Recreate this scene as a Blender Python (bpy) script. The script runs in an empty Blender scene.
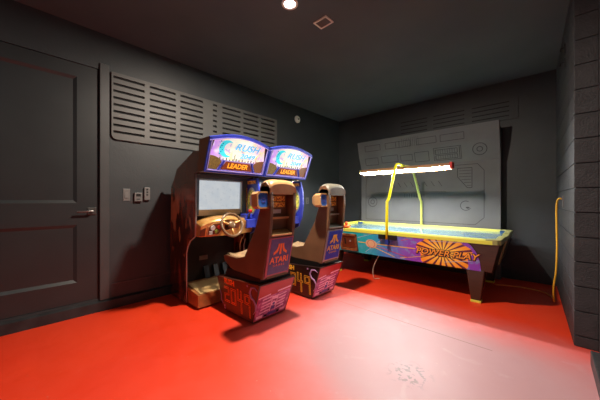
import bpy, bmesh, math, random
from mathutils import Vector, Matrix
random.seed(7)
S = bpy.context.scene
COL = S.collection

# ------------------------------------------------------------------ camera, world, lights, exposure
CAMZ = 1.115
F = 264.5
YAW = math.radians(43.15)
cd = bpy.data.cameras.new('camera'); cam = bpy.data.objects.new('camera', cd); COL.objects.link(cam)
cd.sensor_width = 36.0; cd.lens = 36.0 * F / 600.0; cd.clip_start = 0.02
cam.location = (0, 0, CAMZ); cam.rotation_euler = (math.pi / 2, 0, YAW)
S.camera = cam
S.view_settings.view_transform = 'Standard'; S.view_settings.look = 'None'
S.view_settings.exposure = 0.0; S.view_settings.gamma = 1.0; S.view_settings.use_curve_mapping = False
w = bpy.data.worlds.new('world'); S.world = w; w.use_nodes = True
w.node_tree.nodes['Background'].inputs[0].default_value = (0.5, 0.55, 0.6, 1)
w.node_tree.nodes['Background'].inputs[1].default_value = 0.02

def light(name, kind, loc, power, color, size=0.1, rot=(0, 0, 0), size_y=None, spot=None, blend=0.5):
    d = bpy.data.lights.new(name, kind); o = bpy.data.objects.new(name, d); COL.objects.link(o)
    o.location = loc; o.rotation_euler = rot; d.energy = power; d.color = color
    if kind == 'AREA':
        d.size = size
        if size_y: d.shape = 'RECTANGLE'; d.size_y = size_y
        else: d.shape = 'DISK'
    else:
        d.shadow_soft_size = size
    if kind == 'SPOT': d.spot_size = spot; d.spot_blend = blend
    return o
CEIL = 2.81
LA = (-1.62, 1.60)            # warm downlight seen in the photograph
LC = (-1.0, -0.9)             # unseen fill lamp, added behind the camera to brighten sides facing it
light('warm_downlight', 'AREA', (LA[0], LA[1], CEIL - 0.03), 112, (1.0, 0.86, 0.72), 0.10)
light('rear_fill_light', 'AREA', (LC[0], LC[1], CEIL - 0.03), 9, (0.9, 0.95, 0.90), 0.5)

# ------------------------------------------------------------------ helpers
def srgb(r, g, b):
    f = lambda c: (c / 255 / 12.92) if c / 255 <= 0.04045 else ((c / 255 + 0.055) / 1.055) ** 2.4
    return (f(r), f(g), f(b), 1)
MATS = {}
def mat(name, color, rough=0.5, metal=0.0, emit=None, estr=0.0, coat=0.0, noise=None, spec=0.5, bump=0.0, bscale=80):
    m = bpy.data.materials.new(name); m.use_nodes = True
    nt = m.node_tree; b = nt.nodes['Principled BSDF']
    if len(color) == 3: color = (*color, 1)
    b.inputs['Base Color'].default_value = color
    b.inputs['Roughness'].default_value = rough; b.inputs['Metallic'].default_value = metal
    b.inputs['Specular IOR Level'].default_value = spec
    b.inputs['Coat Weight'].default_value = coat
    if emit:
        b.inputs['Emission Color'].default_value = emit if len(emit) == 4 else (*emit, 1)
        b.inputs['Emission Strength'].default_value = estr
    tc = nt.nodes.new('ShaderNodeTexCoord')
    n = nt.nodes.new('ShaderNodeTexNoise'); n.inputs['Scale'].default_value = noise[0] if noise else bscale
    n.inputs['Detail'].default_value = 4
    nt.links.new(tc.outputs['Object'], n.inputs['Vector'])
    if noise:
        mx = nt.nodes.new('ShaderNodeMix'); mx.data_type = 'RGBA'
        mx.inputs['A'].default_value = color; mx.inputs['B'].default_value = noise[1]
        rp = nt.nodes.new('ShaderNodeMapRange'); rp.inputs[1].default_value = noise[2] if len(noise) > 2 else .35; rp.inputs[2].default_value = noise[3] if len(noise) > 3 else .65
        nt.links.new(n.outputs['Fac'], rp.inputs[0]); nt.links.new(rp.outputs[0], mx.inputs['Factor'])
        nt.links.new(mx.outputs['Result'], b.inputs['Base Color'])
        if emit: nt.links.new(mx.outputs['Result'], b.inputs['Emission Color'])
    if bump:
        bp = nt.nodes.new('ShaderNodeBump'); bp.inputs['Strength'].default_value = bump; bp.inputs['Distance'].default_value = 0.004
        nb = nt.nodes.new('ShaderNodeTexNoise'); nb.inputs['Scale'].default_value = bscale; nb.inputs['Detail'].default_value = 5
        nt.links.new(tc.outputs['Object'], nb.inputs['Vector'])
        nt.links.new(nb.outputs['Fac'], bp.inputs['Height']); nt.links.new(bp.outputs['Normal'], b.inputs['Normal'])
    MATS[name] = m
    return m

class NT:
    """tiny node-graph helper"""
    def __init__(s, m): s.nt = m.node_tree; s.b = s.nt.nodes['Principled BSDF']
    def math(s, op, a, b=None, c=None):
        n = s.nt.nodes.new('ShaderNodeMath'); n.operation = op
        for i, v in enumerate((a, b, c)):
            if v is None: continue
            if isinstance(v, (int, float)): n.inputs[i].default_value = v
            else: s.nt.links.new(v, n.inputs[i])
        return n.outputs[0]
    def coords(s, kind='UV'):
        t = s.nt.nodes.new('ShaderNodeTexCoord'); x = s.nt.nodes.new('ShaderNodeSeparateXYZ')
        s.nt.links.new(t.outputs[kind], x.inputs[0]); s.vec = t.outputs[kind]
        return x.outputs[0], x.outputs[1], x.outputs[2]
    def noise(s, scale, detail=3, vec=None, dist=0.0):
        n = s.nt.nodes.new('ShaderNodeTexNoise'); n.inputs['Scale'].default_value = scale; n.inputs['Detail'].default_value = detail
        n.inputs['Distortion'].default_value = dist
        s.nt.links.new(vec or s.vec, n.inputs['Vector']); return n.outputs['Fac']
    def mix(s, f, a, b):
        n = s.nt.nodes.new('ShaderNodeMix'); n.data_type = 'RGBA'
        for k, v in (('Factor', f), ('A', a), ('B', b)):
            if isinstance(v, (int, float)): n.inputs[k].default_value = v
            elif isinstance(v, tuple): n.inputs[k].default_value = v
            else: s.nt.links.new(v, n.inputs[k])
        return n.outputs['Result']
    def ramp(s, v, a, b, smooth=True):
        n = s.nt.nodes.new('ShaderNodeMapRange'); n.inputs[1].default_value = a; n.inputs[2].default_value = b
        if smooth: n.interpolation_type = 'SMOOTHSTEP'
        s.nt.links.new(v, n.inputs[0]); return n.outputs[0]
    def link(s, out, inp): s.nt.links.new(out, s.b.inputs[inp])

class MB:
    def __init__(s):
        s.bm = bmesh.new(); s.uv = s.bm.loops.layers.uv.new('UVMap'); s.mats = []; s.mi = 0; s.sm = False
    def use(s, name):
        if name not in s.mats: s.mats.append(name)
        s.mi = s.mats.index(name); return s
    def face(s, vs, uvs=None, smooth=False):
        try: f = s.bm.faces.new(vs)
        except ValueError: return None
        f.material_index = s.mi; f.smooth = smooth
        if uvs:
            for l, u in zip(f.loops, uvs): l[s.uv].uv = u
        return f
    def box(s, x0, x1, y0, y1, z0, z1):
        return s.hexa([(x0,y0,z0),(x1,y0,z0),(x1,y1,z0),(x0,y1,z0),(x0,y0,z1),(x1,y0,z1),(x1,y1,z1),(x0,y1,z1)])
    def hexa(s, p):
        v = [s.bm.verts.new(q) for q in p]
        for f in ((3,2,1,0),(4,5,6,7),(0,1,5,4),(1,2,6,5),(2,3,7,6),(3,0,4,7)): s.face([v[i] for i in f])
        return s
    def prism(s, prof, axis, a0, a1, f=None):
        """extrude a 2-D profile; axis 'y': profile is (x,z); 'x': (y,z); 'z': (x,y)"""
        def P(q, a): return {'y': (q[0], a, q[1]), 'x': (a, q[0], q[1]), 'z': (q[0], q[1], a)}[axis]
        A = [s.bm.verts.new(P(q, a0)) for q in prof]; B = [s.bm.verts.new(P(q, a1)) for q in prof]
        s.face(A); s.face(B[::-1]); n = len(prof)
        for i in range(n): s.face([A[i], B[i], B[(i+1) % n], A[(i+1) % n]])
        return s
    def plate(s, M, poly, t0, t1):
        """polygon in frame (u,v), extruded from n=t0 to t1, uv = metres"""
        A = [s.bm.verts.new(M @ Vector((u, v, t0))) for u, v in poly]; B = [s.bm.verts.new(M @ Vector((u, v, t1))) for u, v in poly]
        s.face(B, poly); s.face(A[::-1], poly[::-1]); n = len(poly)
        for i in range(n): s.face([A[i], A[(i+1) % n], B[(i+1) % n], B[i]], [poly[i], poly[(i+1)%n], poly[(i+1)%n], poly[i]])
        return s
    def rect(s, M, u0, u1, v0, v1, t0, t1): return s.plate(M, [(u0,v0),(u1,v0),(u1,v1),(u0,v1)], t0, t1)
    def disc(s, M, cu, cv, r, t0, t1, n=24, rv=None, a0=0, a1=2*math.pi):
        rv = rv or r
        return s.plate(M, [(cu + r*math.cos(a0+(a1-a0)*i/n), cv + rv*math.sin(a0+(a1-a0)*i/n)) for i in range(n)], t0, t1)
    def ring(s, M, cu, cv, r0, r1, t0, t1, n=28, rv=1.0, a0=0, a1=2*math.pi):
        full = abs(a1 - a0 - 2*math.pi) < 1e-4; k = n if full else n + 1
        V = []
        for i in range(k):
            a = a0 + (a1-a0)*i/n; c, sn = math.cos(a), math.sin(a)*rv
            V.append([s.bm.verts.new(M @ Vector((cu+r*c, cv+r*sn, t))) for r, t in ((r0,t0),(r1,t0),(r1,t1),(r0,t1))])
        for i in range(n):
            a, b = V[i], V[(i+1) % k]
            for j in range(4): s.face([a[j], a[(j+1)%4], b[(j+1)%4], b[j]])
        if not full: s.face(V[0][::-1]); s.face(V[-1])
        return s
    def tube(s, pts, r, n=10, closed=False, cap=True):
        pts = [Vector(p) for p in pts]; R = []; N = len(pts); up = None
        for i, p in enumerate(pts):
            if closed: d = (pts[(i+1) % N] - pts[i-1]).normalized()
            else: d = (pts[min(i+1, N-1)] - pts[max(i-1, 0)]).normalized()
            if up is None: up = Vector((0,0,1)) if abs(d.z) < 0.9 else Vector((1,0,0))
            a = d.cross(up).normalized(); b = a.cross(d).normalized(); up = b
            rr = r[i] if isinstance(r, (list, tuple)) else r
            R.append([s.bm.verts.new(p + rr*(a*math.cos(2*math.pi*k/n) + b*math.sin(2*math.pi*k/n))) for k in range(n)])
        for i in range(N if closed else N-1):
            A, B = R[i], R[(i+1) % N]
            for k in range(n): s.face([A[k], A[(k+1)%n], B[(k+1)%n], B[k]], smooth=True)
        if cap and not closed: s.face(R[0][::-1]); s.face(R[-1])
        return s
    def lathe(s, prof, M, n=24):
        R = [[s.bm.verts.new(M @ Vector((r*math.cos(2*math.pi*k/n), r*math.sin(2*math.pi*k/n), z))) for k in range(n)] for r, z in prof]
        for A, B in zip(R, R[1:]):
            for k in range(n): s.face([A[k], A[(k+1)%n], B[(k+1)%n], B[k]], smooth=True)
        s.face(R[0][::-1]); s.face(R[-1]); return s
    def text(s, M, body, size, u, v, t=0.001, ext=0.0008, shear=0.0, wide=1.0, off=0.0, outline=0.0, align='CENTER'):
        c = bpy.data.curves.new('t', 'FONT'); c.body = body; c.size = size; c.align_x = align; c.align_y = 'CENTER'
        c.shear = shear; c.offset = off; c.resolution_u = 3
        if outline:
            c.fill_mode = 'NONE'; c.bevel_depth = outline; c.bevel_resolution = 1
        else: c.extrude = ext
        o = bpy.data.objects.new('t', c); COL.objects.link(o)
        dg = bpy.context.evaluated_depsgraph_get(); me = o.evaluated_get(dg).to_mesh()
        vs = [s.bm.verts.new(M @ Vector((u + q.co.x*wide, v + q.co.y, t + q.co.z))) for q in me.vertices]
        for p in me.polygons: s.face([vs[i] for i in p.vertices])
        o.evaluated_get(dg).to_mesh_clear()
        bpy.data.objects.remove(o); bpy.data.curves.remove(c); return s
    def grow(s, other): pass

def frame(o, u, v):
    u = Vector(u).normalized(); v = Vector(v).normalized(); n = u.cross(v)
    return Matrix(((u.x, v.x, n.x, o[0]), (u.y, v.y, n.y, o[1]), (u.z, v.z, n.z, o[2]), (0,0,0,1)))

def root_loc(p):
    while p.parent: p = p.parent
    return Vector(p.location)
def obj(name, mb, material=None, parent=None, bevel=0.0, weld=False, loc=None):
    if material:
        if not mb.mats: mb.mats = [material]
    bm = mb.bm
    bmesh.ops.recalc_face_normals(bm, faces=bm.faces[:])
    if parent is not None: L = root_loc(parent)
    else:
        if loc is None:
            xs = [v.co.x for v in bm.verts]; ys = [v.co.y for v in bm.verts]; zs = [v.co.z for v in bm.verts]
            loc = ((min(xs)+max(xs))/2, (min(ys)+max(ys))/2, min(zs))
        L = Vector(loc)
    for v in bm.verts: v.co -= L
    me = bpy.data.meshes.new(name); bm.to_mesh(me); bm.free()
    for n in mb.mats: me.materials.append(MATS[n])
    o = bpy.data.objects.new(name, me); COL.objects.link(o)
    if parent is not None: o.parent = parent
    else: o.location = L
    if bevel:
        md = o.modifiers.new('bevel', 'BEVEL'); md.width = bevel; md.segments = 2; md.limit_method = 'ANGLE'; md.angle_limit = math.radians(40)
    return o
def thing(name, label, cat, loc, group=None):
    o = bpy.data.objects.new(name, None); COL.objects.link(o); o.empty_display_size = 0.1
    o.location = loc; o['label'] = label; o['category'] = cat
    if group: o['group'] = group
    return o
def tag(o, label, cat, group=None):
    o['label'] = label; o['category'] = cat
    if group: o['group'] = group
    return o
def struct(name, mb, m=None, parent=None, bevel=0.0):
    o = obj(name, mb, m, parent, bevel)
    if parent is None: o['kind'] = 'structure'
    return o
def B(*a):
    m = MB()
    if a: m.box(*a)
    return m
def copy_tree(o, parent=None):
    c = o.copy(); COL.objects.link(c)
    if parent is not None: c.parent = parent
    for ch in [x for x in COL.objects if x.parent == o]: copy_tree(ch, c)
    return c

# ------------------------------------------------------------------ materials
mat('wall_paint', srgb(50, 55, 58), 0.5, noise=(3.0, srgb(55, 60, 63)), bump=0.25, bscale=60)
mat('ceiling_paint', srgb(70, 78, 81), 0.8, noise=(1.2, srgb(78, 86, 89)), bump=0.4, bscale=120)
mat('block_paint', srgb(52, 53, 56), 0.6, noise=(14.0, srgb(60, 61, 64)), bump=1.0, bscale=90)
mat('door_paint', srgb(41, 45, 47), 0.42, noise=(4, srgb(45, 49, 51)))
mat('trim_paint', srgb(68, 71, 72), 0.42, noise=(4, srgb(74, 76, 77)))
mat('curb_paint', srgb(34, 34, 36), 0.5, noise=(9, srgb(48, 48, 50)), bump=0.5, bscale=40)
mat('panel_grey', srgb(104, 103, 105), 0.6, spec=0.25, noise=(2.5, srgb(96, 95, 97)), bump=0.1)
mat('line_dark', srgb(20, 20, 21), 0.7)
mat('vent_paint', srgb(82, 82, 81), 0.5, noise=(4, srgb(88, 88, 86)))
mat('slot_dark', srgb(14, 13, 13), 0.8)
mat('plate_grey', srgb(110, 109, 108), 0.4)
mat('satin_metal', srgb(120, 118, 116), 0.3, 0.8)
mat('black', srgb(16, 15, 15), 0.45)
mat('black_gloss', srgb(12, 12, 13), 0.15)
mat('white_plastic', srgb(225, 222, 215), 0.4)
mat('glow_white', (1, 1, 1), 0.5, emit=(1.0, 0.93, 0.82), estr=9)
mat('glow_cool', (1, 1, 1), 0.5, emit=(0.95, 0.98, 1.0), estr=9)
mat('glow_tube', (1, 1, 1), 0.5, emit=(0.95, 0.98, 0.97), estr=520)
mat('cord_yellow', srgb(232, 180, 50), 0.5)
mat('cord_orange', srgb(235, 150, 80), 0.5)
mat('cord_white', srgb(190, 170, 150), 0.5)

# floor: glossy orange-red with the tube lamp's pale glare painted in, plus scuffs
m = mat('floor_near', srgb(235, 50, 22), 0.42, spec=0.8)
m.node_tree.nodes['Principled BSDF'].inputs['Sheen Weight'].default_value = 0.0; g = NT(m); x, y, z = g.coords('Object')
n1 = g.noise(0.9, 5); n2 = g.noise(6.0, 6, dist=0.4); n3 = g.noise(38.0, 3)
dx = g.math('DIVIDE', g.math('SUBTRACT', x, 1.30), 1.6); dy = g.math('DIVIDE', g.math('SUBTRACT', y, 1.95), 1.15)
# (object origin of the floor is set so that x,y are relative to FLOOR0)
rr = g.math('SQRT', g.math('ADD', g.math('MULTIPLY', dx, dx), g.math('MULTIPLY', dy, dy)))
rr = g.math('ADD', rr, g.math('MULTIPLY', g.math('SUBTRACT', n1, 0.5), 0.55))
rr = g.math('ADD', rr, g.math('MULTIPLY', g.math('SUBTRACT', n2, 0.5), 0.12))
glare = g.math('SUBTRACT', 1.0, g.ramp(rr, 0.40, 1.15))  # mask for the pale pink tube light painted into the base colour
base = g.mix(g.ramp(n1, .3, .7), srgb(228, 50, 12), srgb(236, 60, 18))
c1 = g.mix(g.math('MULTIPLY', glare, 0.85), base, srgb(170, 146, 152))
spk = g.ramp(n3, 0.70, 0.76)
c1 = g.mix(g.math('MULTIPLY', spk, 0.25), c1, srgb(230, 190, 180))
sx = g.math('SUBTRACT', x, 1.20); sy = g.math('SUBTRACT', y, 1.72)
sd_ = g.math('SQRT', g.math('ADD', g.math('MULTIPLY', sx, sx), g.math('MULTIPLY', sy, sy)))
sc_ = g.math('MULTIPLY', g.math('SUBTRACT', 1.0, g.ramp(sd_, 0.05, 0.17)), g.ramp(g.noise(26.0, 4), 0.52, 0.58))
c1 = g.mix(g.math('MULTIPLY', sc_, 0.7), c1, srgb(84, 74, 78))
c1 = g.mix(g.math('MULTIPLY', g.ramp(g.noise(4.5, 6, dist=1.0), 0.60, 0.70), g.math('MULTIPLY', glare, 0.14)), c1, srgb(206, 190, 194))
# saw cut across the slab
cut = g.math('LESS_THAN', g.math('ABSOLUTE', g.math('SUBTRACT', y, g.math('ADD', 2.43, g.math('MULTIPLY', x, -0.02)))), 0.0035)
cut = g.math('MULTIPLY', cut, g.math('LESS_THAN', x, 1.55)); cut = g.math('MULTIPLY', cut, g.math('GREATER_THAN', x, -0.3))
c1 = g.mix(g.math('MULTIPLY', cut, 0.75), c1, srgb(90, 40, 36))
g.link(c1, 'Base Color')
g.link(g.math('ADD', 0.38, g.math('MULTIPLY', n2, 0.25)), 'Roughness')

# arcade materials
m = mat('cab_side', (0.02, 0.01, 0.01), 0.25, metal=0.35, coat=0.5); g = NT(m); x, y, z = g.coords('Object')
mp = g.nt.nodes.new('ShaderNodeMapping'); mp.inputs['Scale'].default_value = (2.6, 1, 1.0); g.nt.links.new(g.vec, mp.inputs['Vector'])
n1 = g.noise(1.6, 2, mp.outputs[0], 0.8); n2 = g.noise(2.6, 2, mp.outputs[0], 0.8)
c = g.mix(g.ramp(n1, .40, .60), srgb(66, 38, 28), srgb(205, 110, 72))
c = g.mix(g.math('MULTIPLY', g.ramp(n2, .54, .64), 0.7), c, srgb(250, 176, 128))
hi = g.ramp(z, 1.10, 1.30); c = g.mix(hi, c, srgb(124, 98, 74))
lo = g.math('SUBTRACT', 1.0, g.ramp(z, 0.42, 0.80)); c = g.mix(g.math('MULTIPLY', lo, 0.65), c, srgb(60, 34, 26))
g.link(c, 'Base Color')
mat('olive_brown', srgb(112, 96, 66), 0.5)
mat('cab_black', srgb(22, 20, 22), 0.35)
mat('cab_blue', srgb(52, 66, 180), 0.3)
mat('edge_violet', srgb(160, 150, 225), 0.3)
mat('edge_silver', srgb(170, 175, 180), 0.3, 0.5)
mat('bezel_dark', srgb(78, 96, 112), 0.35)
mat('bezel_tan', srgb(190, 176, 142), 0.45)
m = mat('screen_on', srgb(190, 195, 200), 0.3, emit=(1, 1, 1), estr=0.85); g = NT(m); x, y, z = g.coords('UV')
n1 = g.noise(9.0, 4); c = g.mix(g.ramp(n1, .35, .65), srgb(205, 212, 216), srgb(196, 205, 212))
ln = g.math('MULTIPLY', g.ramp(g.noise(28, 3), .60, .66), 0.15); c = g.mix(ln, c, srgb(110, 130, 145))
g.link(c, 'Emission Color'); g.link(g.mix(0.85, c, (0, 0, 0, 1)), 'Base Color')
m = mat('translite', (0.5, 0.5, 0.5), 0.3, emit=(1, 1, 1), estr=0.95); g = NT(m); x, y, z = g.coords('UV')
n1 = g.noise(9.0, 3); n2 = g.noise(24.0, 4); n3 = g.noise(5.0, 2)
c = g.mix(g.ramp(x, 0.02, 0.30), srgb(190, 130, 225), srgb(240, 240, 214))
c = g.mix(g.ramp(x, 0.40, 0.66), c, srgb(250, 196, 226))
c = g.mix(g.math('MULTIPLY', g.ramp(n1, .50, .62), 0.6), c, srgb(255, 226, 150))
c = g.mix(g.math('MULTIPLY', g.ramp(n2, .56, .62), 0.55), c, srgb(150, 120, 205))
c = g.mix(g.math('MULTIPLY', g.ramp(n3, .52, .62), 0.6), c, srgb(250, 255, 255))
g.link(c, 'Emission Color'); g.link(g.mix(0.5, c, (0, 0, 0, 1)), 'Base Color')
mat('lit_cyan', srgb(60, 200, 215), 0.3, emit=srgb(60, 205, 220), estr=0.85)
mat('lit_teal', srgb(30, 140, 160), 0.3, emit=srgb(30, 140, 165), estr=0.7)
mat('lit_yellow', srgb(220, 210, 60), 0.3, emit=srgb(225, 215, 60), estr=0.9)
mat('lit_sky', srgb(90, 170, 225), 0.3, emit=srgb(90, 175, 230), estr=0.9)
mat('skyline', srgb(70, 70, 60), 0.4, emit=srgb(120, 105, 70), estr=0.5)
mat('grille_olive', srgb(150, 128, 62), 0.5, noise=(120, srgb(100, 84, 44)))
mat('grille_maroon', srgb(150, 86, 60), 0.5, noise=(120, srgb(110, 90, 44)))
mat('plaque_brown', srgb(120, 52, 22), 0.4, emit=srgb(130, 55, 20), estr=0.25)
mat('plaque_text', srgb(250, 165, 40), 0.4, emit=srgb(252, 165, 45), estr=0.9)
mat('dash_gold', srgb(196, 140, 72), 0.25, 0.35, noise=(16, srgb(225, 176, 104)), coat=0.4)
mat('dash_dark', srgb(104, 52, 28), 0.35)
mat('wheel_gold', srgb(124, 100, 74), 0.3, 0.2)
mat('button_white', srgb(220, 225, 220), 0.3)
mat('button_green', srgb(130, 150, 60), 0.3)
mat('button_red', srgb(190, 40, 30), 0.3)
m = mat('sticker_gold', srgb(255, 205, 90), 0.35, noise=(60, srgb(160, 60, 20), .45, .6))
mat('wing_yellow', srgb(240, 236, 100), 0.35, noise=(40, srgb(150, 165, 80), .48, .6))
m = mat('tread_gold', srgb(170, 130, 78), 0.35, 0.1); g = NT(m); x, y, z = g.coords('Object')
wv = g.math('ABSOLUTE', g.math('SINE', g.math('MULTIPLY', g.math('ADD', x, y), 150.0))); wv2 = g.math('ABSOLUTE', g.math('SINE', g.math('MULTIPLY', g.math('SUBTRACT', x, y), 150.0)))
g.link(g.mix(g.math('LESS_THAN', g.math('MINIMUM', wv, wv2), .35), srgb(245, 205, 140), srgb(120, 84, 50)), 'Base Color')
mat('box_bronze', srgb(180, 112, 62), 0.35, noise=(7, srgb(120, 72, 40)))
mat('pod_brown', srgb(104, 74, 52), 0.4, noise=(5, srgb(116, 84, 60)))
mat('pod_tan', srgb(176, 132, 84), 0.4, noise=(7, srgb(196, 152, 100)))
mat('pod_grey', srgb(122, 118, 106), 0.4, noise=(7, srgb(140, 136, 122)))
mat('seat_tan', srgb(146, 118, 84), 0.5, noise=(40, srgb(170, 140, 102)))
mat('speaker_blue', srgb(66, 128, 225), 0.35, noise=(50, srgb(50, 104, 210)))
mat('speaker_red', srgb(90, 84, 180), 0.4)
mat('base_red', srgb(104, 46, 28), 0.35, noise=(5, srgb(66, 34, 26)))
mat('base_black', srgb(26, 18, 18), 0.35, noise=(5, srgb(50, 26, 20)))
mat('art_orange', srgb(255, 124, 50), 0.4)
mat('art_yellow', srgb(245, 195, 60), 0.4)
mat('art_lilac', srgb(170, 130, 176), 0.4)
mat('art_white', srgb(250, 215, 245), 0.4)
mat('art_blue', srgb(92, 70, 170), 0.4)
mat('rear_pink', srgb(172, 44, 52), 0.35, noise=(3, srgb(190, 70, 78)))
mat('rear_art', srgb(150, 52, 130), 0.4, noise=(22, srgb(206, 128, 190), .44, .60))
mat('label_purple', srgb(76, 62, 122), 0.4, noise=(30, srgb(86, 72, 134)))
mat('label_blue', srgb(28, 64, 180), 0.4, noise=(30, srgb(36, 74, 190)))
mat('label_edge', srgb(176, 80, 100), 0.4)
mat('sticker_white', srgb(205, 205, 200), 0.5)

# hockey table materials
m = mat('table_graphic', (0.1, 0.2, 0.6), 0.3, coat=0.3); g = NT(m); x, y, z = g.coords('UV')
n1 = g.noise(5.0, 4, dist=1.0)
sh = g.math('ADD', x, g.math('MULTIPLY', g.math('SUBTRACT', n1, .5), .25))
c = g.mix(g.ramp(sh, .75, 1.20), srgb(8, 190, 205), srgb(70, 140, 225))
c = g.mix(g.ramp(sh, 1.12, 1.48), c, srgb(132, 68, 205))
c = g.mix(g.math('MULTIPLY', g.ramp(g.noise(14, 3), .52, .62), .4), c, srgb(90, 190, 225))
# sunburst
BU, BV = 1.805, 0.165
du = g.math('MULTIPLY', g.math('SUBTRACT', x, BU), 0.82); dv = g.math('SUBTRACT', y, BV)
ang = g.math('ARCTAN2', dv, du)
rad = g.math('SQRT', g.math('ADD', g.math('MULTIPLY', du, du), g.math('MULTIPLY', dv, dv)))
sp = g.math('GREATER_THAN', g.math('SINE', g.math('MULTIPLY', ang, 19.0)), -0.45)
edge = g.math('ADD', 0.228, g.math('MULTIPLY', g.math('SINE', g.math('MULTIPLY', ang, 7.0)), 0.018))
ins = g.math('LESS_THAN', rad, edge)
c = g.mix(ins, c, srgb(96, 24, 62))
fl = g.mix(g.ramp(rad, .05, .23), srgb(255, 222, 80), srgb(255, 170, 36))
c = g.mix(g.math('MULTIPLY', ins, sp), c, fl)
c = g.mix(g.math('LESS_THAN', rad, .02), c, srgb(250, 160, 40))
g.link(c, 'Base Color')
m = mat('wood_dark', srgb(64, 38, 24), 0.35, coat=0.2); g = NT(m); x, y, z = g.coords('Object')
mp = g.nt.nodes.new('ShaderNodeMapping'); mp.inputs['Scale'].default_value = (2, 2, 30); g.nt.links.new(g.vec, mp.inputs['Vector'])
g.link(g.mix(g.noise(2.0, 5, mp.outputs[0], 1.0), srgb(34, 25, 17), srgb(66, 48, 31)), 'Base Color')
mat('rail_yellow', srgb(222, 224, 84), 0.35)
mat('arm_yellow', srgb(236, 226, 16), 0.3)
mat('rail_pale', srgb(200, 200, 100), 0.35)
mat('play_white', srgb(104, 138, 146), 0.12, noise=(2, srgb(112, 146, 152)))
mat('end_green', srgb(150, 150, 96), 0.35)
mat('goal_blue', srgb(30, 70, 120), 0.4)
mat('coin_bronze', srgb(165, 108, 62), 0.4, noise=(20, srgb(84, 48, 26)))
mat('hood_tan', srgb(150, 112, 78), 0.4)
mat('cap_red', srgb(190, 24, 20), 0.4)
mat('clip_blue', srgb(30, 50, 130), 0.4)
mat('cream', srgb(228, 196, 150), 0.4)
mat('puck_orange', srgb(225, 105, 45), 0.35)
mat('line_yellow', srgb(235, 200, 60), 0.4)
mat('line_white', srgb(190, 205, 225), 0.4)
mat('line_red', srgb(200, 60, 90), 0.4)
mat('text_dark', srgb(46, 16, 30), 0.4)
mat('text_gold', srgb(250, 176, 60), 0.4)

# ------------------------------------------------------------------ room shell
XL, YB, XR, YR = -3.31, 4.77, 0.146, 2.91
XRF = lambda y: XR - 0.0355*max(0, y-2.911)      # the far stretch of the right wall runs slightly inwards
FX0, FX1, FY0 = -3.5, 1.0, -1.7
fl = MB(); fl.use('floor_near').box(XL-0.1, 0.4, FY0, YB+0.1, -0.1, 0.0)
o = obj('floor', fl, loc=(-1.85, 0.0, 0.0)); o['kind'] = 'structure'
struct('ceiling', B(XL-0.1, 0.4, FY0, YB+0.1, CEIL, CEIL+0.1), 'ceiling_paint')
D0, D1, DZ0, DZ1 = -0.36, 0.561, 0.115, 2.44
wl = MB()
wl.box(XL-0.12, XL, FY0, D0, 0, CEIL); wl.box(XL-0.12, XL, D1, YB, 0, CEIL)
wl.box(XL-0.12, XL, D0, D1, DZ1, CEIL); wl.box(XL-0.12, XL, D0, D1, 0, DZ0)
struct('wall_left', wl, 'wall_paint')
struct('wall_back', B(XL-0.12, 0.4, YB, YB+0.12, 0, CEIL), 'wall_paint')
struct('wall_rear', B(XL-0.12, 0.4, FY0-0.12, FY0, 0, CEIL), 'wall_paint')
# right wall: painted concrete blocks, courses 0.187 m high
wr = MB(); H = 0.187; k = 0; zz = 0.0; gp = 0.008
wr.box(XR+0.008, 0.4, YR+0.008, YB, 0, CEIL); wr.box(0.280, 0.4, FY0, YR+0.01, 0, CEIL)
off0 = 0.085
edges = [0.0] + [off0 + H*i for i in range(0, 15)] + [CEIL]
edges = [e for e in edges if e <= CEIL]
for k in range(len(edges)-1):
    z0, z1 = edges[k]+gp/2, edges[k+1]-gp/2
    ys = [YR+0.39, YB]
    for a, b in zip(ys, ys[1:]):
        if b - a > 0.03: wr.box(XR, XR+0.1, a+(gp/2 if a > YR else 0), b-gp/2, z0, z1)
    wr.box(XR, 0.272, YR, YR+0.388, z0, z1)
    ys = [YR-0.001, 2.66 + (0.2 if k % 2 else 0)-0.2] + [2.66 + (0.2 if k % 2 else 0) - 0.2 - 0.4*i for i in range(1, 13)]
    for b, a in zip(ys, ys[1:]):
        wr.box(0.272, 0.30, a+gp/2, b-gp/2, z0, z1)
for v in wr.bm.verts:
    if v.co.y > 2.911: v.co.x -= 0.0355*(v.co.y-2.911)
struct('wall_right', wr, 'block_paint', bevel=0.002)
# low concrete curb under the walls
struct('baseboard_left', MB().prism([(XL, 0), (XL+0.05, 0), (XL+0.045, 0.088), (XL, 0.1)], 'y', FY0, YB), 'curb_paint')
struct('baseboard_right', B(0.210, 0.284, FY0, 2.66, 0, 0.095), 'curb_paint', bevel=0.006)
# door in the left wall
dm = MB(); xf = XL - 0.012
st = 0.17
dm.box(xf-0.035, xf, D0+0.004, D0+st, DZ0, DZ1-0.004); dm.box(xf-0.035, xf, D1-st, D1-0.004, DZ0, DZ1-0.004)
for a, b in ((DZ0+0.003, 0.316), (0.874, 1.086), (2.31, DZ1-0.004)): dm.box(xf-0.035, xf, D0+st, D1-st, a, b)
for a, b in ((0.316, 0.874), (1.086, 2.31)):
    dm.box(xf-0.035, xf-0.016, D0+st, D1-st, a, b)
    y0, y1 = D0+st, D1-st
    e = 0.028                                   # sloped moulding around the recess
    P = [(y0,a),(y1,a),(y1,b),(y0,b)]; Q = [(y0+e,a+e),(y1-e,a+e),(y1-e,b-e),(y0+e,b-e)]
    for i in range(4):
        j = (i+1) % 4
        A = [dm.bm.verts.new((xf, *P[i])), dm.bm.verts.new((xf, *P[j])), dm.bm.verts.new((xf-0.016, *Q[j])), dm.bm.verts.new((xf-0.016, *Q[i]))]
        dm.face(A)
door = struct('door_1', dm, 'door_paint')
hb = MB(); My = frame((xf, 0.505, 1.005), (0,1,0), (0,0,1))
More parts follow.
